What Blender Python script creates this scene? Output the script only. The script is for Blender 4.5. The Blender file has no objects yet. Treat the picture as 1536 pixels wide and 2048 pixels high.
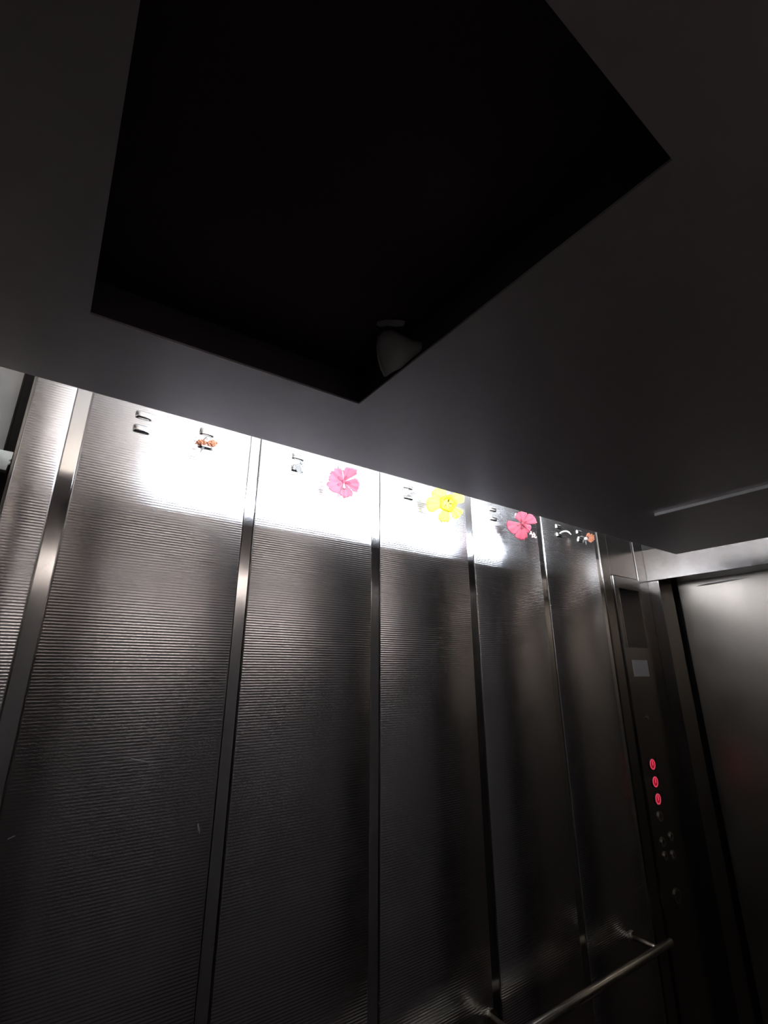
import bpy, bmesh, math, random
from mathutils import Vector, Matrix
random.seed(7)

# ------------------------------------------------------------------ camera, world, exposure
scene = bpy.context.scene
ZC = 1.62                                     # eye height above the cab floor
YAW, PITCH, FPX = math.radians(35.08), math.radians(18.57), 955.2
FWD = Vector((math.sin(YAW) * math.cos(PITCH), math.cos(YAW) * math.cos(PITCH), math.sin(PITCH)))
RGT = Vector((math.cos(YAW), -math.sin(YAW), 0.0))
UPV = RGT.cross(FWD)
cam_data = bpy.data.cameras.new('camera')
cam_data.sensor_fit = 'HORIZONTAL'
cam_data.sensor_width = 36.0
cam_data.lens = FPX / 1536.0 * 36.0
cam_data.clip_start = 0.01
cam = bpy.data.objects.new('camera', cam_data)
scene.collection.objects.link(cam)
m = Matrix((RGT, UPV, -FWD)).transposed().to_4x4()
m.translation = Vector((0, 0, ZC))
cam.matrix_world = m
scene.camera = cam

world = bpy.data.worlds.new('world')
world.use_nodes = True
world.node_tree.nodes['Background'].inputs[0].default_value = (0.01, 0.008, 0.012, 1)
world.node_tree.nodes['Background'].inputs[1].default_value = 1.0
scene.world = world
scene.view_settings.view_transform = 'Standard'
scene.view_settings.look = 'None'
scene.view_settings.gamma = 1.0
scene.view_settings.use_curve_mapping = False
scene.view_settings.exposure = 0.0
scene.cycles.use_guiding = True               # path guiding: the cab is lit almost only by bounced light
scene.cycles.max_bounces = 5
TUBE_POWER = 250.0                              # emission of the fluorescent tube above the false ceiling

COL = scene.collection

# ------------------------------------------------------------------ materials
def nodes_of(name):
    mt = bpy.data.materials.new(name)
    mt.use_nodes = True
    nt = mt.node_tree
    return mt, nt, nt.nodes['Principled BSDF']

def steel(name, col, rough, streak=0.06, scale=(2.0, 2.0, 0.6), noise=9.0, bump=0.0):
    """brushed stainless steel: metallic, roughness and tint vary with smudges and faint streaks"""
    mt, nt, p = nodes_of(name)
    L = nt.links
    tc = nt.nodes.new('ShaderNodeTexCoord')
    mp = nt.nodes.new('ShaderNodeMapping'); mp.inputs['Scale'].default_value = scale
    n1 = nt.nodes.new('ShaderNodeTexNoise'); n1.inputs['Scale'].default_value = noise; n1.inputs['Detail'].default_value = 5
    L.new(tc.outputs['Object'], mp.inputs['Vector']); L.new(mp.outputs['Vector'], n1.inputs['Vector'])
    mr = nt.nodes.new('ShaderNodeMapRange')
    mr.inputs['From Min'].default_value = 0.3; mr.inputs['From Max'].default_value = 0.7
    mr.inputs['To Min'].default_value = rough - streak; mr.inputs['To Max'].default_value = rough + streak
    L.new(n1.outputs['Fac'], mr.inputs['Value']); L.new(mr.outputs['Result'], p.inputs['Roughness'])
    mx = nt.nodes.new('ShaderNodeMix'); mx.data_type = 'RGBA'
    mx.inputs[6].default_value = (col[0] * 0.88, col[1] * 0.86, col[2] * 0.84, 1)
    mx.inputs[7].default_value = (*col, 1)
    L.new(n1.outputs['Fac'], mx.inputs[0]); L.new(mx.outputs[2], p.inputs['Base Color'])
    p.inputs['Metallic'].default_value = 1.0
    if bump:
        n2 = nt.nodes.new('ShaderNodeTexNoise'); n2.inputs['Scale'].default_value = 60
        b = nt.nodes.new('ShaderNodeBump'); b.inputs['Strength'].default_value = bump; b.inputs['Distance'].default_value = 0.001
        L.new(mp.outputs['Vector'], n2.inputs['Vector']); L.new(n2.outputs['Fac'], b.inputs['Height']); L.new(b.outputs['Normal'], p.inputs['Normal'])
    return mt

def paint(name, col, rough=0.5, var=0.12, noise=6.0, spec=0.5, trans=None, metal=0.0):
    mt, nt, p = nodes_of(name)
    L = nt.links
    tc = nt.nodes.new('ShaderNodeTexCoord')
    n1 = nt.nodes.new('ShaderNodeTexNoise'); n1.inputs['Scale'].default_value = noise; n1.inputs['Detail'].default_value = 4
    L.new(tc.outputs['Object'], n1.inputs['Vector'])
    mx = nt.nodes.new('ShaderNodeMix'); mx.data_type = 'RGBA'
    mx.inputs[6].default_value = (*[c * (1 - var) for c in col], 1)
    mx.inputs[7].default_value = (*[min(1, c * (1 + var)) for c in col], 1)
    L.new(n1.outputs['Fac'], mx.inputs[0]); L.new(mx.outputs[2], p.inputs['Base Color'])
    p.inputs['Roughness'].default_value = rough
    p.inputs['Metallic'].default_value = metal
    p.inputs['Specular IOR Level'].default_value = spec
    if trans:
        tr = nt.nodes.new('ShaderNodeBsdfTranslucent'); L.new(mx.outputs[2], tr.inputs['Color'])
        ms = nt.nodes.new('ShaderNodeMixShader'); ms.inputs[0].default_value = trans
        out = nt.nodes['Material Output']
        L.new(p.outputs[0], ms.inputs[1]); L.new(tr.outputs[0], ms.inputs[2]); L.new(ms.outputs[0], out.inputs['Surface'])
    return mt

def glow(name, col, strength):
    mt, nt, p = nodes_of(name)
    n1 = nt.nodes.new('ShaderNodeRGB'); n1.outputs[0].default_value = (*col, 1)
    nt.links.new(n1.outputs[0], p.inputs['Emission Color'])
    p.inputs['Base Color'].default_value = (*[c * 0.5 for c in col], 1)
    p.inputs['Emission Strength'].default_value = strength
    return mt

M = {}
M['ribbed'] = steel('ribbed_stainless_steel', (0.66, 0.65, 0.66), 0.235, 0.02)
M['strip'] = steel('polished_steel_strip', (0.64, 0.63, 0.62), 0.13, 0.015)
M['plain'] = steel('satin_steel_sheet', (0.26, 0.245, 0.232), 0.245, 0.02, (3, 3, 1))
M['door'] = steel('worn_door_steel', (0.52, 0.48, 0.42), 0.315, 0.03, (2, 2, 1.2), 7)
M['rail'] = steel('handrail_steel', (0.60, 0.57, 0.50), 0.22, 0.04)
M['void'] = paint('grey_cab_roof_paint', (0.30, 0.29, 0.275), 0.7)
M['ceil'] = paint('dark_satin_ceiling_paint', (0.56, 0.50, 0.505), 0.36, 0.06, 40, 0.5, metal=0.8)
M['laminate'] = paint('beige_wall_laminate', (0.19, 0.179, 0.178), 0.45, 0.06, 8)
M['plate_dark'] = paint('added_plate_dark', (0.03, 0.028, 0.027), 0.7, 0.2)  # dark colour of the added plate above the door
M['recess'] = paint('dark_recess_paint', (0.045, 0.036, 0.042), 0.95, spec=0.02)
M['acrylic'] = paint('black_acrylic', (0.045, 0.026, 0.038), 0.20, 0.1)
M['glass'] = paint('black_display_glass', (0.006, 0.006, 0.009), 0.08, 0.1)
M['beige'] = paint('beige_column_paint', (0.12, 0.112, 0.10), 0.6, 0.15, 25)
M['ledge'] = paint('pale_chipped_filler', (0.30, 0.29, 0.255), 0.8, 0.25, 60)
M['floor'] = paint('dark_red_vinyl', (0.035, 0.018, 0.022), 0.6, 0.3, 20)
M['rubber'] = paint('black_rubber', (0.012, 0.010, 0.010), 0.6)
M['white'] = paint('pale_label_plate', (0.50, 0.49, 0.50), 0.5, 0.05)
M['batten'] = paint('white_batten_enamel', (0.75, 0.75, 0.73), 0.35, 0.04)
M['tube'] = glow('fluorescent_tube_light', (0.80, 0.885, 1.0), TUBE_POWER)
M['tube_fill'] = glow('added_fill_tube_light', (1.0, 0.93, 0.88), TUBE_POWER * 0.72)  # second tube, added to brighten the far wall and its reflections
M['red_ring'] = glow('red_button_ring_light', (1.0, 0.09, 0.16), 0.55)
M['red_face'] = glow('red_button_face_light', (0.75, 0.01, 0.05), 0.30)
for k_ in ('red_ring', 'red_face'): M[k_].cycles.emission_sampling = 'NONE'    # tiny dim lights, found by the paths themselves
M['pink'] = paint('pink_petal', (0.20, 0.046, 0.066), 0.6, 0.10, 90, 0.2, 0.25)
M['pink_pale'] = paint('pale_pink_petal', (0.24, 0.12, 0.14), 0.6, 0.06, 90, 0.2, 0.25)
M['pink_deep'] = paint('deep_pink_throat_shade', (0.13, 0.020, 0.036), 0.6, 0.1, 90, 0.2, 0.2)  # throat colour, also paints the shade at the petal bases
M['yellow'] = paint('yellow_petal', (0.23, 0.20, 0.030), 0.6, 0.06, 80, 0.2, 0.25)
M['yellow_deep'] = paint('deep_yellow_throat', (0.25, 0.19, 0.001), 0.6, 0.06, 80, 0.2, 0.2)
M['red'] = paint('red_hibiscus_petal', (0.145, 0.018, 0.030), 0.6, 0.10, 90, 0.2, 0.25)
M['red_deep'] = paint('crimson_throat_shade', (0.07, 0.003, 0.008), 0.6, 0.1, 90, 0.2, 0.15)  # throat colour, also paints the shade at the petal bases
M['anther'] = paint('pale_pink_anther', (0.558, 0.341, 0.310), 0.7, 0.2, 200, 0.2)
M['orange'] = paint('orange_marigold_petal', (0.27, 0.10, 0.055), 0.7, 0.25, 160, 0.2, 0.15)
M['brown'] = paint('withered_brown', (0.10, 0.05, 0.035), 0.8, 0.3, 120, 0.2)
M['leaf'] = paint('withered_grey_leaf', (0.105, 0.102, 0.096), 0.8, 0.25, 120, 0.2, 0.2)
M['twig'] = paint('grey_twig_bark', (0.105, 0.093, 0.090), 0.85, 0.3, 200, 0.2)
M['cream'] = paint('cream_petal', (0.434, 0.409, 0.360), 0.7, 0.15, 120, 0.2, 0.2)
M['shape'] = paint('pale_shape_sheet', (0.22, 0.21, 0.21), 0.5, 0.1, 40, 0.4, 0.3)
M['scratch'] = paint('bare_scratch', (0.55, 0.54, 0.52), 0.6, 0.1, 200)

# ------------------------------------------------------------------ helpers
def link(name, me, mat=None, parent=None, smooth=False):
    o = bpy.data.objects.new(name, me)
    COL.objects.link(o)
    if mat and not me.materials: me.materials.append(M[mat] if isinstance(mat, str) else mat)
    if parent: o.parent = parent
    if smooth:
        for p in me.polygons: p.use_smooth = True
    return o

def mesh(name, vs, fs):
    me = bpy.data.meshes.new(name)
    me.from_pydata([tuple(v) for v in vs], [], fs)
    me.validate(); me.update()
    return me

def box_mesh(name, x0, x1, y0, y1, z0, z1, bevel=0.0, seg=2):
    bm = bmesh.new()
    vs = [bm.verts.new((x, y, z)) for z in (z0, z1) for y in (y0, y1) for x in (x0, x1)]
    for f in ((0, 2, 3, 1), (4, 5, 7, 6), (0, 1, 5, 4), (2, 6, 7, 3), (0, 4, 6, 2), (1, 3, 7, 5)):
        bm.faces.new([vs[i] for i in f])
    if bevel:
        bmesh.ops.bevel(bm, geom=bm.edges[:], offset=bevel, segments=seg, profile=0.5, affect='EDGES')
    bmesh.ops.recalc_face_normals(bm, faces=bm.faces[:])
    me = bpy.data.meshes.new(name); bm.to_mesh(me); bm.free()
    return me

def box(name, x0, x1, y0, y1, z0, z1, mat, parent=None, bevel=0.0):
    return link(name, box_mesh(name, x0, x1, y0, y1, z0, z1, bevel), mat, parent)

def ring_frame(d):
    d = d.normalized()
    a = Vector((0, 0, 1)) if abs(d.z) < 0.9 else Vector((1, 0, 0))
    u = d.cross(a).normalized()
    return u, d.cross(u).normalized()

def tube_mesh(name, pts, radii, n=12, cap=True):
    pts = [Vector(p) for p in pts]
    if not isinstance(radii, (list, tuple)): radii = [radii] * len(pts)
    vs, fs = [], []
    for i, p in enumerate(pts):
        d = (pts[min(i + 1, len(pts) - 1)] - pts[max(i - 1, 0)])
        u, v = ring_frame(d)
        for k in range(n):
            a = 2 * math.pi * k / n
            vs.append(p + radii[i] * (math.cos(a) * u + math.sin(a) * v))
    for i in range(len(pts) - 1):
        for k in range(n):
            fs.append((i * n + k, i * n + (k + 1) % n, (i + 1) * n + (k + 1) % n, (i + 1) * n + k))
    if cap:
        fs.append(tuple(range(n - 1, -1, -1)))
        fs.append(tuple((len(pts) - 1) * n + k for k in range(n)))
    me = mesh(name, vs, fs)
    for p in me.polygons: p.use_smooth = len(p.vertices) == 4
    return me

def tube(name, pts, radii, mat, parent=None, n=12):
    return link(name, tube_mesh(name, pts, radii, n), mat, parent)

def empty(name, loc=(0, 0, 0)):
    o = bpy.data.objects.new(name, None); o.empty_display_size = 0.05
    COL.objects.link(o); o.location = loc
    return o

def tag(o, label=None, cat=None, group=None, kind=None):
    if label: o['label'] = label
    if cat: o['category'] = cat
    if group: o['group'] = group
    if kind: o['kind'] = kind
    return o

# ------------------------------------------------------------------ the cab: main numbers
WY = 1.0            # left wall face
OY = -0.30          # right wall face
BX = -0.30          # back wall face
DX = 2.05           # face of the door wall
H = ZC + 0.42       # underside of the suspended ceiling
HEAD = ZC + 0.3615  # underside of the door header
TOP = ZC + 0.74     # cab roof
FX0, FX1, FY0, FY1 = -0.19, 1.90, -0.10, 0.801   # suspended ceiling outline

tag(box('floor', BX - .1, 2.30, OY - .1, WY + .1, -0.04, 0.0, 'floor'), 'dark floor of the elevator cab', 'floor', kind='structure')
tag(box('ceiling', BX - .1, 2.30, OY - .1, WY + .1, TOP, TOP + 0.04, 'void'), 'grey cab roof above the suspended ceiling', 'ceiling', kind='structure')

# ---- left wall: ribbed steel panels between recessed polished strips
wall_left = box('wall_left', -0.095, DX + .2, WY + 0.012, WY + 0.07, 0, TOP, 'plain')
tag(wall_left, 'ribbed stainless steel wall with flowers stuck in its vents', 'wall', kind='structure')

STRIPS = [(-0.0251, 0.0005), (0.3241, 0.3478), (0.6650, 0.6905), (1.0110, 1.0370), (1.3530, 1.3810), (1.7000, 1.7260)]
RIB, AMP = 0.0052, 0.00013

def ribbed_panel(name, xa, xb, z0=0.01, z1=TOP):
    prof = [(0.0, 0.009), (0.0, 0.0028), (0.0009, 0.0009), (0.0028, 0.0)]
    cols = [(xa + dx, dy) for dx, dy in prof] + [(xb - dx, dy) for dx, dy in reversed(prof)]
    rows = int((z1 - z0) / RIB * 8)
    vs, fs = [], []
    for i in range(rows + 1):
        z = z0 + (z1 - z0) * i / rows
        w = AMP * math.sin(2 * math.pi * z / RIB)
        for x, dy in cols:
            k = 1.0 if dy < 0.0005 else (0.5 if dy < 0.002 else 0.0)
            vs.append((x, WY + dy + w * k, z))
    n = len(cols)
    for i in range(rows):
        for k in range(n - 1):
            fs.append((i * n + k, i * n + k + 1, (i + 1) * n + k + 1, (i + 1) * n + k))
    me = mesh(name, vs, fs)
    return link(name, me, 'ribbed', wall_left, smooth=True)

edges = [(-0.0908, STRIPS[0][0])] + [(STRIPS[i][1], STRIPS[i + 1][0]) for i in range(5)]
for xa, xb in edges:
    ribbed_panel('wall_panel', xa + 0.0006, xb - 0.0006)
for xa, xb in STRIPS:
    box('cover_strip', xa + 0.0008, xb - 0.0008, WY + 0.0035, WY + 0.0125, 0.01, TOP, 'strip', wall_left, 0.0004)
# plain steel right of the last strip, the plate above the control panel, the corner post
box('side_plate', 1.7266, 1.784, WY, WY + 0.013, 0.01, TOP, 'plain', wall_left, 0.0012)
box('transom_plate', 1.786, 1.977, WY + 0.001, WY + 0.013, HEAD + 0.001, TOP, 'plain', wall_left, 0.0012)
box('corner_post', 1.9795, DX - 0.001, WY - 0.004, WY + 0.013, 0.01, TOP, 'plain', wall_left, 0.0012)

# ---- vents pressed out of the sheet, two per panel, each a pair of raised oblong louvres
def louvre_mesh():
    nx, nz = 16, 12
    hw, hh, ht = 0.0165, 0.0095, 0.0075
    vs, fs = [], []
    for j in range(nz + 1):
        for i in range(nx + 1):
            u, v = -1 + 2 * i / nx, -1 + 2 * j / nz
            x, z = u * hw, v * hh
            fu, fv = 1 - abs(u) ** 5, 1 - abs(v) ** 4
            y = -ht * (fu ** 0.6) * (fv ** 0.7) + 0.0006
            vs.append((x * (1 - 0.04 * abs(v) ** 3), y, z * (1 - 0.10 * abs(u) ** 4)))
    for j in range(nz):
        for i in range(nx):
            a = j * (nx + 1) + i
            fs.append((a, a + 1, a + nx + 2, a + nx + 1))
    me = mesh('louvre', vs, fs)
    for p in me.polygons: p.use_smooth = True
    me.materials.append(M['strip'])
    return me
LOUV = louvre_mesh()
SLOT = box_mesh('slot', -0.0085, 0.0085, -0.0075, -0.0066, 0.0035, 0.0047, 0.0003, 1); SLOT.materials.append(M['void'])
for k in range(5):
    xs = STRIPS[k][1]
    for dx in (0.0955, 0.2230):
        for dz in (0.503, 0.4715):
            l = link('vent_louvre', LOUV, None, wall_left); l.location = (xs + dx, WY, ZC + dz)
            s = link('slot', SLOT, None, l)

# scratches and chips on the sheet
def scratch(pts, r):
    link('scratch_mark', tube_mesh('scratch_mark', pts, r, 5), 'scratch', wall_left)
scratch([(.2955, WY - .0004, ZC - .256), (.2965, WY - .0006, ZC - .262), (.2990, WY - .0006, ZC - .268), (.3005, WY - .0004, ZC - .272)], [.0004, .0012, .0014, .0004])
scratch([(.168, WY - .0002, ZC - .140), (.178, WY - .0003, ZC - .144), (.192, WY - .0003, ZC - .147), (.204, WY - .0002, ZC - .152)], [.0002, .0006, .0006, .0002])
scratch([(.018, WY - .0002, ZC - .235), (.026, WY - .0003, ZC - .232)], [.0003, .0004])

# ---- beige corner column set back behind the end of the steel sheet, with a pale chipped ledge
column = box('trim_1', BX, -0.1120, WY + 0.022, WY + 0.07, 0, TOP, 'beige')
box('shadow_gap_backing', -0.1120, -0.0952, WY + 0.060, WY + 0.07, 0, TOP, 'rubber', column)
tag(column, 'beige corner column set back behind the left end of the steel wall', 'column', kind='structure')
def ledge_mesh():
    rnd = random.Random(3)
    x0 = BX + 0.002
    n = 14
    vs, fs = [], []
    za, zb, ya, yb = ZC + 0.3345, ZC + 0.3700, WY + 0.002, WY + 0.0225
    for i in range(n + 1):
        t = i / n
        z = za + (zb - za) * t
        xe = -0.0950 - (0.004 * rnd.random() + 0.006 * max(0, 0.55 - t) if t < 0.6 else 0.0007 * rnd.random())
        bow = 0.004 * (1 - (2 * t - 1) ** 2)
        vs += [(x0, ya + 0.004 - bow, z), (xe, ya + 0.004 - bow, z), (xe, yb, z), (x0, yb, z)]
    for i in range(n):
        a, b = 4 * i, 4 * i + 4
        fs += [(a, a + 1, b + 1, b), (a + 1, a + 2, b + 2, b + 1), (a + 2, a + 3, b + 3, b + 2), (a + 3, a, b, b + 3)]
    fs += [(3, 2, 1, 0), (4 * n, 4 * n + 1, 4 * n + 2, 4 * n + 3)]
    return mesh('ledge', vs, fs)
led = link('ledge', ledge_mesh(), 'ledge', column)
led['label'] = 'pale ledge with a chipped end'

# ---- right wall and back wall (seen in the reflections)
wall_right = box('wall_right', BX - .1, DX + .2, OY - 0.06, OY - 0.012, 0, TOP, 'plain')
tag(wall_right, 'beige panelled wall opposite the flowers', 'wall', kind='structure')
for k in range(7):
    xa = BX + 0.01 + k * 0.334
    box('wall_panel', xa, xa + 0.308, OY - 0.0125, OY, 0.01, TOP, 'laminate', wall_right, 0.0015)
    box('cover_strip', xa + 0.309, xa + 0.333, OY - 0.0125, OY - 0.004, 0.01, TOP, 'strip', wall_right)
wall_back = box('wall_back', BX - 0.06, BX, OY - 0.012, WY + 0.022, 0, TOP, 'plain')
tag(wall_back, 'plain steel back wall behind the viewer', 'wall', kind='structure')

# ---- door wall: header, jamb, return panel; recessed door
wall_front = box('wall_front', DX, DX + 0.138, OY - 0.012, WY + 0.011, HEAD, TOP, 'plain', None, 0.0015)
tag(wall_front, 'wide steel header over the elevator door', 'wall', kind='structure')
box('added_dark_plate', DX - 0.004, DX + 0.001, OY - 0.01, WY - 0.005, ZC + 0.494, TOP, 'plate_dark', wall_front)  # unseen dark plate, added to dim what the steel reflects
box('jamb', DX, DX + 0.108, 0.9515, WY + 0.0115, 0.0, HEAD - 0.0012, 'plain', wall_front, 0.0018)
box('return_panel', DX, DX + 0.108, OY - 0.012, 0.05, 0.0, HEAD - 0.0012, 'plain', wall_front, 0.0018)
box('backing', DX + 0.175, DX + 0.20, OY - 0.012, WY + 0.011, 0, TOP, 'rubber', wall_front)
door = empty('door_1', (DX + 0.14, 0.5, 0)); tag(door, 'closed steel elevator door with worn smudged surface', 'door', kind='structure')
for ya, yb, dx in ((0.492, 0.9435, 0.0), (0.058, 0.500, 0.016)):
    d = box('door_panel', 0.002 + dx, 0.016 + dx, ya - 0.5, yb - 0.5, 0.008, HEAD + 0.05, 'door', door, 0.002)
sm = tube('smear', [(0.0048, 0.40, HEAD - .026), (0.0050, 0.33, HEAD - .021), (0.0050, 0.24, HEAD - .018), (0.0048, 0.12, HEAD - .012)], [.002, .0045, .004, .002], 'scratch', door, 8)
box('sill', -0.03, 0.03, -0.45, 0.45, 0.0, 0.006, 'strip', door)

# ------------------------------------------------------------------ suspended ceiling
susp = empty('suspended_ceiling', (0.85, 0.35, H))
tag(susp, 'dark suspended ceiling panel with a black recess', 'ceiling panel')
def P(x, y, z): return (x - 0.85, y - 0.35, z - H)
HOLE = [(-0.0206, 0.603), (0.363, 0.5888), (0.3734, 0.0977), (-0.0224, 0.0922)]   # A B C D
def sheet_mesh():
    out = [(FX0, FY1), (FX1, FY1), (FX1, FY0), (FX0, FY0)]
    vs, fs = [], []
    for z in (H, H + 0.003):
        vs += [P(x, y, z) for x, y in out] + [P(x, y, z) for x, y in HOLE]
    for k in range(4):
        n = (k + 1) % 4
        fs.append((k, n, 4 + n, 4 + k)); fs.append((8 + k, 12 + k, 12 + n, 8 + n))
        fs.append((k, 8 + k, 8 + n, n)); fs.append((4 + k, 4 + n, 12 + n, 12 + k))
    me = mesh('sheet', vs, fs)
    bm = bmesh.new(); bm.from_mesh(me); bmesh.ops.recalc_face_normals(bm, faces=bm.faces[:]); bm.to_mesh(me); bm.free()
    return me
link('sheet', sheet_mesh(), 'ceil', susp)
def frame_mesh(z0, z1, t):
    vs, fs = [], []
    cx = sum(p[0] for p in HOLE) / 4; cy = sum(p[1] for p in HOLE) / 4
    for z in (z0, z1):
        for s in (-0.008, -0.008 - t):
            for x, y in HOLE:
                vs.append(P(x - s * math.copysign(1, x - cx), y - s * math.copysign(1, y - cy), z))
    for k in range(4):
        n = (k + 1) % 4
        fs += [(k, n, 8 + n, 8 + k), (4 + k, 12 + k, 12 + n, 4 + n), (k, 4 + k, 4 + n, n), (8 + k, 8 + n, 12 + n, 12 + k)]
    return mesh('recess_frame', vs, fs)
link('recess_frame', frame_mesh(H + 0.003, H + 0.062, 0.004), 'recess', susp)
zt = H + 0.058
link('acrylic_pane', mesh('acrylic_pane', [P(x + math.copysign(0.0085, x - .17), y + math.copysign(0.0085, y - .35), z) for z in (zt, zt + 0.004) for x, y in HOLE],
     [(0, 1, 2, 3), (7, 6, 5, 4), (0, 4, 5, 1), (1, 5, 6, 2), (2, 6, 7, 3), (3, 7, 4, 0)]), 'acrylic', susp)['label'] = 'glossy black pane at the top of the recess'
plate = link('access_plate', box_mesh('access_plate', *[v for v in (1.3425 - .85, 1.76 - .85, 0.09 - .35, 0.600 - .35, -0.0085, 0.0)], 0.0008), 'ceil', susp)
link('edge_trim', box_mesh('edge_trim', 1.3395 - .85, 1.3424 - .85, 0.09 - .35, 0.600 - .35, -0.0085, -0.0003, 0.0006), 'batten', plate)
for x in (0.05 - 0.15, 1.75):
    for y in (0.0, 0.50):
        tube('hanger_rod', [P(x, y, H + 0.003), P(x, y, TOP)], 0.004, 'rail', susp, 8)

# ------------------------------------------------------------------ fluorescent batten standing on the suspended ceiling
def batten(y, side, x, glass, label):
    lamp = empty('fluorescent_batten', (x, y, H + 0.0035))
    tag(lamp, label, 'lamp', 'battens above the suspended ceiling')
    ya, yb = sorted((-0.075 * side, -0.030 * side)); yc, yd = sorted((-0.030 * side, 0.014 * side))
    box('batten_body', -0.62, 0.62, ya, yb, 0.0, 0.048, 'batten', lamp, 0.003)
    for s in (-1, 1):
        box('lampholder', s * 0.615 - 0.010, s * 0.615 + 0.010, yc, yd, 0.0, 0.060, 'batten', lamp, 0.002)
    tube('glass_tube', [(-0.604, 0, 0.0425), (0.604, 0, 0.0425)], 0.013, glass, lamp, 12)
batten(0.70, 1, 0.775, 'tube', 'lit white fluorescent batten above the suspended ceiling, washing the flower wall white')
batten(0.00, -1, 0.52, 'tube_fill', 'added unseen fill batten on the far side above the suspended ceiling, brightening the lower wall')  # added fill light, the lower wall is too dark without it

# ------------------------------------------------------------------ control panel
cop = empty('control_panel', (1.881, WY, ZC))
tag(cop, 'tall steel elevator control panel with black display and red lit buttons', 'control panel')
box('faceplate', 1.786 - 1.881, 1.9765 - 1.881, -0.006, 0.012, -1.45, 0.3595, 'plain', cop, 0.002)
disp = box('display', 1.811 - 1.881, 1.9545 - 1.881, -0.0085, -0.006, 0.090, 0.313, 'glass', cop, 0.0008)
box('bezel', 1.8085 - 1.881, 1.8105 - 1.881, -0.0088, -0.006, 0.088, 0.315, 'strip', disp)
box('label_plate', 1.8265 - 1.881, 1.9345 - 1.881, -0.0072, -0.006, -0.0145, 0.0445, 'white', cop, 0.0003)['label'] = 'small pale grey label plate'
def disc_mesh(name, r, y0, y1, n=28, hole=0.0):
    vs, fs = [], []
    for y in (y0, y1):
        for k in range(n):
            a = 2 * math.pi * k / n; vs.append((r * math.cos(a), y, r * math.sin(a)))
        if hole:
            for k in range(n):
                a = 2 * math.pi * k / n; vs.append((hole * math.cos(a), y, hole * math.sin(a)))
    m_ = 2 * n if hole else n
    for k in range(n):
        j = (k + 1) % n
        fs.append((k, j, m_ + j, m_ + k))
        if hole:
            fs += [(n + k, m_ + n + k, m_ + n + j, n + j), (k, n + k, n + j, j), (m_ + k, m_ + j, m_ + n + j, m_ + n + k)]
    if not hole:
        fs += [tuple(range(n)), tuple(range(2 * n - 1, n - 1, -1))]
    me = mesh(name, vs, fs)
    bm = bmesh.new(); bm.from_mesh(me); bmesh.ops.recalc_face_normals(bm, faces=bm.faces[:]); bm.to_mesh(me); bm.free()
    return me
def button(x, z, lit, r=0.0165):
    b = link('button', disc_mesh('button', r + 0.003, -0.009, -0.006), 'rail' if not lit else 'rubber', cop)
    b.location = (x - 1.881, 0, z)
    link('button_ring', disc_mesh('button_ring', r, -0.0105, -0.009, 28, r - 0.0032), 'red_ring' if lit else 'rail', b)
    link('button_face', disc_mesh('button_face', r - 0.0040, -0.0100, -0.009), 'red_face' if lit else 'plain', b)
    if lit:
        link('button_mark', box_mesh('button_mark', -0.0026, 0.0026, -0.0112, -0.0100, -0.004, 0.0105, 0.0008), 'red_ring', b)
        b['label'] = 'red lit round button'
for z in (-0.306, -0.3605, -0.413): button(1.849, z, True)
button(1.848, -0.4656, False, 0.013)
button(1.840, -0.5385, False, 0.011); button(1.897, -0.5325, False, 0.011)
button(1.841, -0.5790, False, 0.010); button(1.893, -0.5840, False, 0.010)
for z in (-0.291, -0.345, -0.398):
    box('tactile_plate', 1.880 - 1.881, 1.893 - 1.881, -0.0072, -0.006, z - 0.012, z + 0.006, 'plain', cop, 0.0004)
k = link('key_switch', disc_mesh('key_switch', 0.006, -0.010, -0.006, 16, 0.002), 'rail', cop); k.location = (1.8686 - 1.881, 0, -0.1556)
rg = link('alarm_ring', disc_mesh('alarm_ring', 0.0215, -0.010, -0.006, 28, 0.0165), 'rail', cop); rg.location = (1.8756 - 1.881, 0, -0.697)
link('alarm_face', disc_mesh('alarm_face', 0.016, -0.0085, -0.006), 'rubber', rg)

# ------------------------------------------------------------------ handrail
rail = empty('handrail', (1.0, WY, ZC - 0.746))
tag(rail, 'round steel handrail on brackets along the ribbed wall', 'handrail')
rl = tube('rail_tube', [(-0.75, -0.072, 0), (0.672, -0.072, 0), (0.6755, -0.072, 0)], [0.0105, 0.0105, 0.0085], 'rail', rail, 20)
for x in (-0.55, 0.0, 0.600):
    b = tube('bracket', [(x, 0.0, 0.004), (x, -0.06, 0.004), (x, -0.070, 0.002)], 0.0065, 'rail', rail, 12)
    fl = link('flange', disc_mesh('flange', 0.016, -0.004, 0.0), 'rail', b); fl.location = (x, 0, 0.004)

# ------------------------------------------------------------------ flowers stuck into the vents
def px_root(name, px, py, Y):
    """Empty on the plane y=Y seen at a photo pixel; its local axes are (right, up, towards viewer), in metres; returns metres per pixel"""
    d = (px - 768) * RGT + (1024 - py) * UPV + FPX * FWD
    d *= Y / d.y
    o = empty(name)
    mt = Matrix((RGT, UPV, -FWD)).transposed().to_4x4(); mt.translation = d + Vector((0, 0, ZC))
    o.matrix_world = mt
    return o, d.dot(FWD) / FPX

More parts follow.
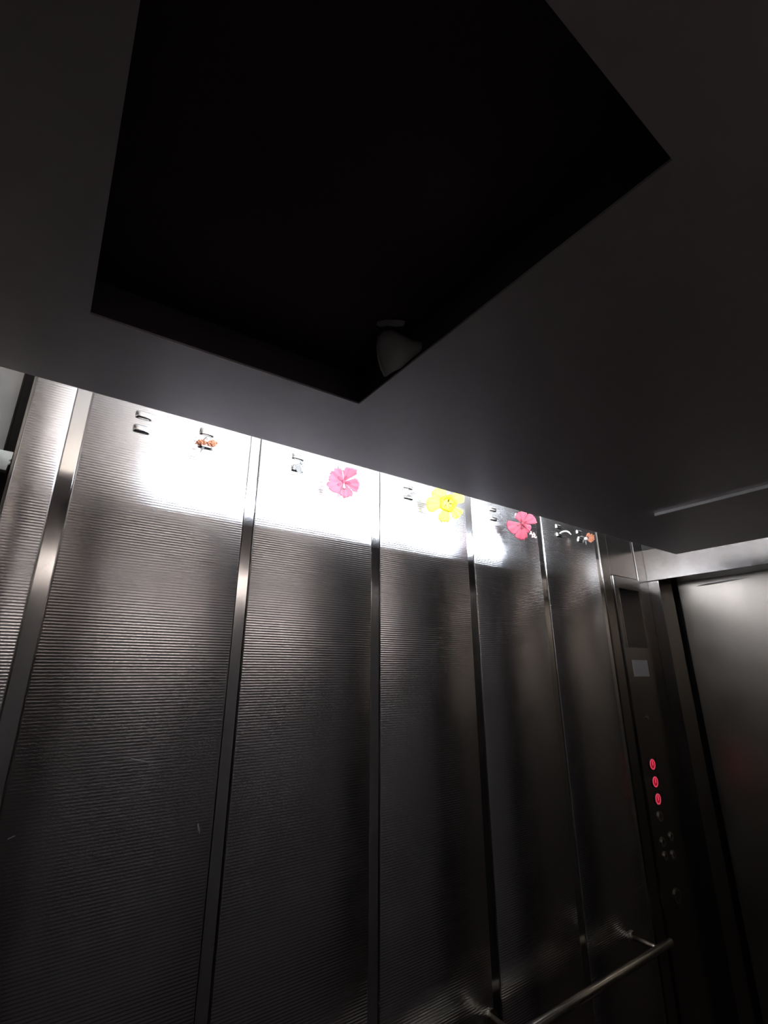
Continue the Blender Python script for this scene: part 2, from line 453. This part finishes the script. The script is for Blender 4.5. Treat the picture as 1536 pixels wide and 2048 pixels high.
def petal_mesh(name, s, a0, a1, lens, ragged=0.06, cup=0.20, ruffle=0.015, start=0.06, seed=0, nr=10, nt=18, lift=0.0, narrow=1.0):
    """lens: petal length in pixels at a0, middle, a1; angles in degrees counter-clockwise in the flower plane"""
    rnd = random.Random(seed)
    ph = rnd.random() * 6
    rag = [rnd.uniform(-1, 1) for _ in range(nt + 1)]
    vs, fs = [], []
    for j in range(nr + 1):
        r = start + (1 - start) * j / nr
        for i in range(nt + 1):
            t = i / nt
            spread = narrow + (1 - narrow) * math.sin(math.pi * min(1, r * 0.62 + 0.1)) if r < 0.85 else 1.0
            am, hw = (a0 + a1) / 2, (a1 - a0) / 2
            a = math.radians(am + (2 * t - 1) * hw * spread)
            L = lens[0] * (1 - t) * (1 - 2 * t) + lens[1] * 4 * t * (1 - t) + lens[2] * t * (2 * t - 1)
            L *= 1 - 0.16 * abs(2 * t - 1) ** 6
            rr = L * r * (1 + ragged * rag[i] * r ** 6)
            c = L * (cup * r * r + ruffle * math.sin(5.2 * t * math.pi + ph) * r ** 2) + lift + 2.0 * (1 - (2 * t - 1) ** 2) * r * (1 - r)
            vs.append((s * rr * math.cos(a), s * rr * math.sin(a), s * c))
    for j in range(nr):
        for i in range(nt):
            a = j * (nt + 1) + i
            fs.append((a, a + 1, a + nt + 2, a + nt + 1))
    return mesh(name, vs, fs)

def petal(root, s, mat, *args, **kw):
    o = link('petal', petal_mesh('petal', s, *args, **kw), mat, root, True)
    sd = o.modifiers.new('thick', 'SOLIDIFY'); sd.thickness = 0.0005; sd.offset = 0
    return o

def blob_mesh(name, c, rx, ry, rz, seed=0, bump=0.0, nu=12, nv=8):
    rnd = random.Random(seed)
    vs, fs = [], []
    for j in range(nv + 1):
        th = math.pi * j / nv
        for i in range(nu):
            ph = 2 * math.pi * i / nu
            q = 1 + bump * rnd.uniform(-1, 1)
            vs.append((c[0] + rx * q * math.sin(th) * math.cos(ph), c[1] + ry * q * math.sin(th) * math.sin(ph), c[2] + rz * q * math.cos(th)))
    for j in range(nv):
        for i in range(nu):
            k = (i + 1) % nu
            fs.append((j * nu + i, j * nu + k, (j + 1) * nu + k, (j + 1) * nu + i))
    return mesh(name, vs, fs)

def leaf_mesh(name, s, base, tip, width, curl=0.2, n=8, pointed=1.0):
    base, tip = Vector((*base, 0)), Vector((*tip, 0))
    d = tip - base; L = d.length; d.normalize(); q = Vector((-d.y, d.x, 0))
    vs, fs = [], []
    for j in range(n + 1):
        t = j / n
        w = width * (math.sin(math.pi * t ** 0.75) ** pointed) * 0.5 + 0.02 * width
        for i in (-1, -0.5, 0, 0.5, 1):
            p = base + d * L * t + q * w * i
            c = curl * L * t * t + 0.25 * w * abs(i)
            vs.append((s * p.x, s * p.y, s * c))
    for j in range(n):
        for i in range(4):
            a = 5 * j + i
            fs.append((a, a + 1, a + 6, a + 5))
    return mesh(name, vs, fs)

def leaf(root, name, s, mat, *a, **k):
    o = link(name, leaf_mesh(name, s, *a, **k), mat, root, True)
    sd = o.modifiers.new('thick', 'SOLIDIFY'); sd.thickness = 0.0004; sd.offset = 0
    return o

def stem_to_wall(root, s, mat, depth, r=1.6, bend=(0, 0)):
    """short stem running from the flower back into its vent (local -z is away from the viewer)"""
    return tube('stem', [(0, 0, -0.5 * s), (bend[0] * s * .5, bend[1] * s * .5, -depth * .5), (bend[0] * s, bend[1] * s, -depth)], [r * s, r * s * .9, r * s * .8], mat, root, 8)

# unidentified pale shape, built as a crumpled sheet at the edge of the ceiling recess
d = (800 - 768) * RGT + (1024 - 700) * UPV + FPX * FWD
d *= 0.350 / d.x
f = empty('pale_shape'); mt = Matrix((RGT, UPV, -FWD)).transposed().to_4x4(); mt.translation = d + Vector((0, 0, ZC)); f.matrix_world = mt
s = d.dot(FWD) / FPX
tag(f, 'faint pale crumpled shape of unknown nature hanging at the corner of the dark ceiling recess', 'shape')
def crumple(name, outline, mat, depth, seed):
    rnd = random.Random(seed)
    cx = sum(p[0] for p in outline) / len(outline); cy = sum(p[1] for p in outline) / len(outline)
    n = len(outline); vs, fs = [(s * cx, s * cy, s * depth)], []
    for q in (0.35, 0.7, 1.0):
        for x, y in outline:
            vs.append((s * (cx + (x - cx) * q), s * (cy + (y - cy) * q), s * (depth * (1 - q * q) + rnd.uniform(-1.2, 1.2))))
    for k in range(n):
        j = (k + 1) % n
        fs.append((0, 1 + k, 1 + j))
        for r in (0, 1): fs.append((1 + r * n + k, 1 + (r + 1) * n + k, 1 + (r + 1) * n + j, 1 + r * n + j))
    o = link(name, mesh(name, vs, fs), mat, f, True)
    o.modifiers.new('thick', 'SOLIDIFY').thickness = 0.0005
    return o
bd = crumple('body', [(-43, 27), (-46, 8), (-45, -14), (-40, -36), (-33, -52), (-27, -53), (-14, -44), (2, -36), (20, -20), (42, -2), (64, 6), (44, 16), (24, 20), (4, 30), (-16, 40), (-34, 38)], 'shape', 7, 1)
tube('rim', [(-44 * s, 26 * s, s), (-46 * s, 6 * s, s), (-44 * s, -16 * s, s), (-38 * s, -38 * s, s), (-30 * s, -53 * s, s)], [s, 1.3 * s, 1.3 * s, 1.6 * s, 1.8 * s], 'shape', bd, 6)
crumple('crest', [(-47, 50), (-44, 64), (-32, 74), (-14, 76), (2, 71), (11, 60), (8, 48), (-8, 46), (-26, 49), (-38, 46)], 'shape', 4, 2)

# pink hibiscus
f, s = px_root('pink_hibiscus', 687.5, 963.5, 0.95)
tag(f, 'pink hibiscus flower with five ragged petals against the bright wall', 'flower', 'flowers stuck in the wall vents')
petal(f, s, 'pink', 97, 182, (27, 31, 29), ragged=0.07, seed=1)
petal(f, s, 'pink', 29, 91, (36, 32, 25), ragged=0.06, seed=2)
petal(f, s, 'pink', -45, 16, (35, 33, 27), ragged=0.05, seed=3)
petal(f, s, 'pink', -108, -47, (27, 33, 30), ragged=0.04, seed=4, lift=-1.2)
petal(f, s, 'pink', -180, -112, (35, 31, 28), ragged=0.04, seed=5, lift=1.0)
petal(f, s, 'pink_pale', -119, -97, (30, 32, 28), ragged=0.05, seed=6, lift=-2.5)
petal(f, s, 'pink_pale', -100, -70, (9, 15, 13), ragged=0.10, seed=7, lift=1.5)
for k, am in enumerate((138, 60, -14, -77, -148)):
    o = petal(f, s, 'pink_deep', am - 20, am + 20, (9, 14, 9), ragged=0.12, seed=60 + k, cup=0.16, lift=0.7, start=0.05); o.name = 'petal_base_shade'  # deep-coloured patches paint the shade of the cupped centre
link('throat', blob_mesh('throat', (0, 0, 0.8 * s), 4.2 * s, 4.2 * s, 1.6 * s, 2, 0.08), 'pink_deep', f, True)
stem_to_wall(f, s, 'leaf', 0.045, bend=(2, 4))

# yellow trumpet flower
f, s = px_root('yellow_trumpet_flower', 896, 1006.5, 0.94)
tag(f, 'bright yellow trumpet flower partly hidden by the ceiling edge', 'flower', 'flowers stuck in the wall vents')
petal(f, s, 'yellow', 158, 212, (40, 44, 40), ragged=0.02, seed=11, cup=0.06, ruffle=0.012)
petal(f, s, 'yellow', 98, 159, (36, 39, 39), ragged=0.02, seed=12, cup=0.06, ruffle=0.012, lift=-1)
petal(f, s, 'yellow', -2, 62, (31, 35, 33), ragged=0.02, seed=13, cup=0.08, ruffle=0.012)
petal(f, s, 'yellow', -72, -22, (35, 36, 34), ragged=0.03, seed=14, cup=0.05, ruffle=0.02, lift=-1)
petal(f, s, 'yellow', -130, -82, (36, 39, 36), ragged=0.03, seed=15, cup=0.05, ruffle=0.02)
# funnel throat
vs, fs = [], []
for j, (r, c) in enumerate(((17, 2.4), (12, 1.8), (7, -1.5), (4.5, -7), (3.5, -14))):
    for i in range(24):
        a = 2 * math.pi * i / 24
        q = r * (1 + (0.10 * math.cos(5 * a) if j < 2 else 0))
        vs.append((s * q * math.cos(a), s * q * math.sin(a), s * c))
for j in range(4):
    for i in range(24):
        k = (i + 1) % 24
        fs.append((j * 24 + i, j * 24 + k, j * 24 + 24 + k, j * 24 + 24 + i))
o = link('throat', mesh('throat', vs, fs), 'yellow_deep', f, True)
o.modifiers.new('thick', 'SOLIDIFY').thickness = 0.0006
stem_to_wall(f, s, 'yellow', 0.045, 3.0, (1, 2))

# red hibiscus
f, s = px_root('red_hibiscus', 1044.5, 1047.5, 0.94)
tag(f, 'red hibiscus flower with a long stamen, at the dim end of the wall', 'flower', 'flowers stuck in the wall vents')
petal(f, s, 'red', 64, 142, (24, 25, 21), ragged=0.03, seed=21, cup=0.10)
petal(f, s, 'red', -2, 62, (30, 27, 24), ragged=0.04, seed=22, cup=0.08, lift=-0.5)
petal(f, s, 'red', 166, 236, (33, 32, 26), ragged=0.03, seed=23, cup=0.10, lift=0.5)
petal(f, s, 'red', 234, 296, (30, 32, 29), ragged=0.07, seed=24, cup=0.05, lift=-1)
petal(f, s, 'red', -66, -6, (22, 21, 18), ragged=0.04, seed=25, cup=0.02, lift=-1.5)
for k, am in enumerate((102, 30, 200, 265, -36)):
    o = petal(f, s, 'red_deep', am - 16, am + 16, (6, 11, 6), ragged=0.12, seed=70 + k, cup=0.16, lift=0.8, start=0.05); o.name = 'petal_base_shade'  # darker red patches put the shade of the cupped centre into colour
link('throat', blob_mesh('throat', (0, 0, 0.6 * s), 4.0 * s, 4.0 * s, 1.4 * s, 3, 0.08), 'red_deep', f, True)
st = tube('stamen', [(0, 0, 0.5 * s), (5 * s, -6 * s, 5 * s), (11 * s, -13 * s, 10 * s), (18 * s, -22 * s, 14 * s)], [1.3 * s, 1.2 * s, 1.1 * s, 1.2 * s], 'red', f, 8)
rnd = random.Random(5)
for k in range(22):
    t = rnd.random()
    c = Vector((13.5 + 6.5 * t, -17.5 - 8 * t, 12 + 3 * t)) + Vector((rnd.uniform(-3.6, 3.6), rnd.uniform(-3.4, 3.4), rnd.uniform(-1, 3)))
    link('anther', blob_mesh('anther', c * s, 1.3 * s, 1.3 * s, 1.3 * s, k, 0.1, 7, 5), 'anther', st, True)
stem_to_wall(f, s, 'leaf', 0.05, bend=(2, 3))

# orange marigold, two ruffled heads side by side
f, s = px_root('orange_marigold', 413, 886, 0.962)
tag(f, 'withered orange marigold hanging below the left vent', 'flower', 'flowers stuck in the wall vents')
rnd = random.Random(9)
for hx, hy, rx, ry in ((-9.5, 0.8, 13, 6.5), (11.5, -1.2, 12, 8.0)):
    hd = link('flower_head', blob_mesh('flower_head', (hx * s, hy * s, 0), rx * .85 * s, ry * .85 * s, 5 * s, int(hx), 0.10, 16, 10), 'orange', f, True)
    for k in range(34):
        a = rnd.uniform(0, 2 * math.pi); q = math.sqrt(rnd.random())
        bx, by = hx + rx * q * .9 * math.cos(a), hy + ry * q * .9 * math.sin(a)
        z = 5 * math.sqrt(max(0, 1 - (q * .9) ** 2)) + rnd.uniform(-.3, .8)
        w = rnd.uniform(1.3, 2.3); th = rnd.uniform(0, 6.28)
        vs = []
        for j in range(3):
            for i in range(5):
                u = i / 4 - .5; v = j / 2
                x = w * 1.6 * u; y = w * v + .4 * math.sin(u * 9)
                vs.append((s * (bx + x * math.cos(th) - y * math.sin(th)), s * (by + x * math.sin(th) + y * math.cos(th)), s * (z + 1.2 * v + .6 * math.cos(u * 8))))
        fs = [(5 * j + i, 5 * j + i + 1, 5 * j + i + 6, 5 * j + i + 5) for j in range(2) for i in range(4)]
        o = link('petal', mesh('petal', vs, fs), 'orange', hd, True)
        o.modifiers.new('thick', 'SOLIDIFY').thickness = 0.0003
for (x, y) in ((-20, 10.5), (-22.5, 4.3), (-21, -1.5), (-15.5, -6), (2, 8), (10, 8.2), (21, 1.2)):
    link('dry_tip', blob_mesh('dry_tip', (x * s, y * s, 2 * s), 1.7 * s, 1.3 * s, 1.3 * s, int(x), .15, 7, 5), 'brown', f, True)
leaf(f, 'sepal', s, 'leaf', (-4, -5), (-12, -19), 4.5)
leaf(f, 'sepal', s, 'leaf', (8, -8), (13, -17), 3.0)
leaf(f, 'sepal', s, 'leaf', (-7, 6), (3, 13), 2.6)
stem_to_wall(f, s, 'leaf', 0.036, bend=(2, 8))

# small withered sprig
f, s = px_root('withered_sprig', 597.8, 932, 0.972)
tag(f, 'small withered grey sprig with two leaves hanging from a vent', 'sprig', 'flowers stuck in the wall vents')
leaf(f, 'leaf', s, 'leaf', (-1, 0), (4.5, -17.5), 12, pointed=1.2)
leaf(f, 'leaf', s, 'leaf', (-1.5, 1), (-10, -8), 8)
link('bud', blob_mesh('bud', (5 * s, 6.2 * s, 1 * s), 3.4 * s, 3.6 * s, 3 * s, 2, .12), 'leaf', f, True)
link('bud', blob_mesh('bud', (8.5 * s, -.6 * s, 1 * s), 1.7 * s, 1.4 * s, 1.4 * s, 3, .12, 8, 6), 'leaf', f, True)
link('bud', blob_mesh('bud', (-13.5 * s, 1.3 * s, 1 * s), 2.1 * s, 1.9 * s, 1.4 * s, 4, .12, 8, 6), 'leaf', f, True)
tube('stem', [(-13 * s, 1.3 * s, s), (-8 * s, 2.2 * s, s), (-2 * s, 3 * s, s), (5 * s, 5 * s, s)], [.8 * s, .9 * s, 1.1 * s, 1.2 * s], 'leaf', f, 7)
tube('stem', [(-8 * s, 2.2 * s, s), (-6 * s, 5.5 * s, 2 * s)], [.8 * s, .6 * s], 'leaf', f, 7)
stem_to_wall(f, s, 'leaf', 0.026, 1.1, (3, 5))

# bare twig beside the yellow flower
f, s = px_root('bare_twig', 836, 984, 0.968)
tag(f, 'bare grey twig poking sideways left of the yellow flower', 'twig', 'flowers stuck in the wall vents')
tube('stalk', [(-21 * s, -7 * s, 0), (-12 * s, -4.5 * s, .8 * s), (-3 * s, -1.5 * s, 0), (8 * s, 3.8 * s, .6 * s), (18 * s, 7.6 * s, 0), (26 * s, 10 * s, -.5 * s), (36 * s, 13 * s, -1 * s)],
     [1.9 * s, 1.7 * s, 1.7 * s, 1.9 * s, 1.7 * s, 1.6 * s, 1.3 * s], 'twig', f, 9)
leaf(f, 'bract', s, 'leaf', (-21, -6.5), (-10, -11.5), 5.5)
vs, fs = [], []
for i in range(16):
    a = 2 * math.pi * i / 16
    for k in range(6):
        b = 2 * math.pi * k / 6
        R = 2.6 + .8 * math.cos(b)
        vs.append((s * (-27.3 + R * math.cos(a)), s * (-5.2 + R * math.sin(a)), s * .8 * math.sin(b)))
for i in range(16):
    for k in range(6):
        fs.append((i * 6 + k, i * 6 + (k + 1) % 6, ((i + 1) % 16) * 6 + (k + 1) % 6, ((i + 1) % 16) * 6 + k))
link('curl', mesh('curl', vs, fs), 'twig', f, True)
tube('curl_stem', [(-26 * s, -2.6 * s, 0), (-22 * s, -2 * s, 0), (-18.5 * s, -2.2 * s, 0)], [.7 * s, .8 * s, .9 * s], 'twig', f, 6)
stem_to_wall(f, s, 'twig', 0.03, 1.0, (-16, -2))

# curled cream petal
f, s = px_root('curled_petal', 1131, 1064, 0.975)
tag(f, 'curled cream petal arched between vents in the dark end of the wall', 'petal', 'flowers stuck in the wall vents')
tube('arch', [(-11.5 * s, -2.8 * s, -1.5 * s), (-8 * s, -.2 * s, 0), (-3 * s, 1.6 * s, .6 * s), (2 * s, 1.7 * s, .8 * s), (6.5 * s, -.6 * s, .4 * s), (9.5 * s, -3.6 * s, 0), (11.8 * s, -5.2 * s, -1 * s)],
     [1.0 * s, 1.5 * s, 1.7 * s, 1.7 * s, 1.6 * s, 1.3 * s, .8 * s], 'cream', f, 9)
tube('stem', [(-11.5 * s, -2.8 * s, -1.5 * s), (-14 * s, -3 * s, -.03)], [.9 * s, .7 * s], 'leaf', f, 7)

# dried orange blossom
f, s = px_root('dried_blossom', 1171, 1076, 0.965)
tag(f, 'dried orange blossom on pale stalks beside the last steel strip', 'flower', 'flowers stuck in the wall vents')
petal(f, s, 'orange', -50, 40, (13, 17, 15), ragged=0.10, seed=31, cup=0.15, start=0.35)
petal(f, s, 'orange', 40, 75, (11, 12, 10), ragged=0.10, seed=32, cup=0.1, start=0.3)
link('calyx', blob_mesh('calyx', (0, -1.5 * s, s), 4.2 * s, 3.6 * s, 3 * s, 5, .15), 'cream', f, True)
link('bud', blob_mesh('bud', (-14.5 * s, .8 * s, s), 2.2 * s, 2.4 * s, 2 * s, 6, .15, 8, 6), 'cream', f, True)
tube('stalk', [(-14 * s, 1 * s, s), (-9 * s, 3.4 * s, s), (-4 * s, 2 * s, s), (0, 0, s)], [.9 * s, 1.1 * s, 1.1 * s, 1.2 * s], 'leaf', f, 7)
leaf(f, 'sepal', s, 'leaf', (-3, -3), (-6, -10), 3)
leaf(f, 'sepal', s, 'leaf', (0, -4), (.5, -14), 3)
stem_to_wall(f, s, 'leaf', 0.03, 1.1, (-2, 4))
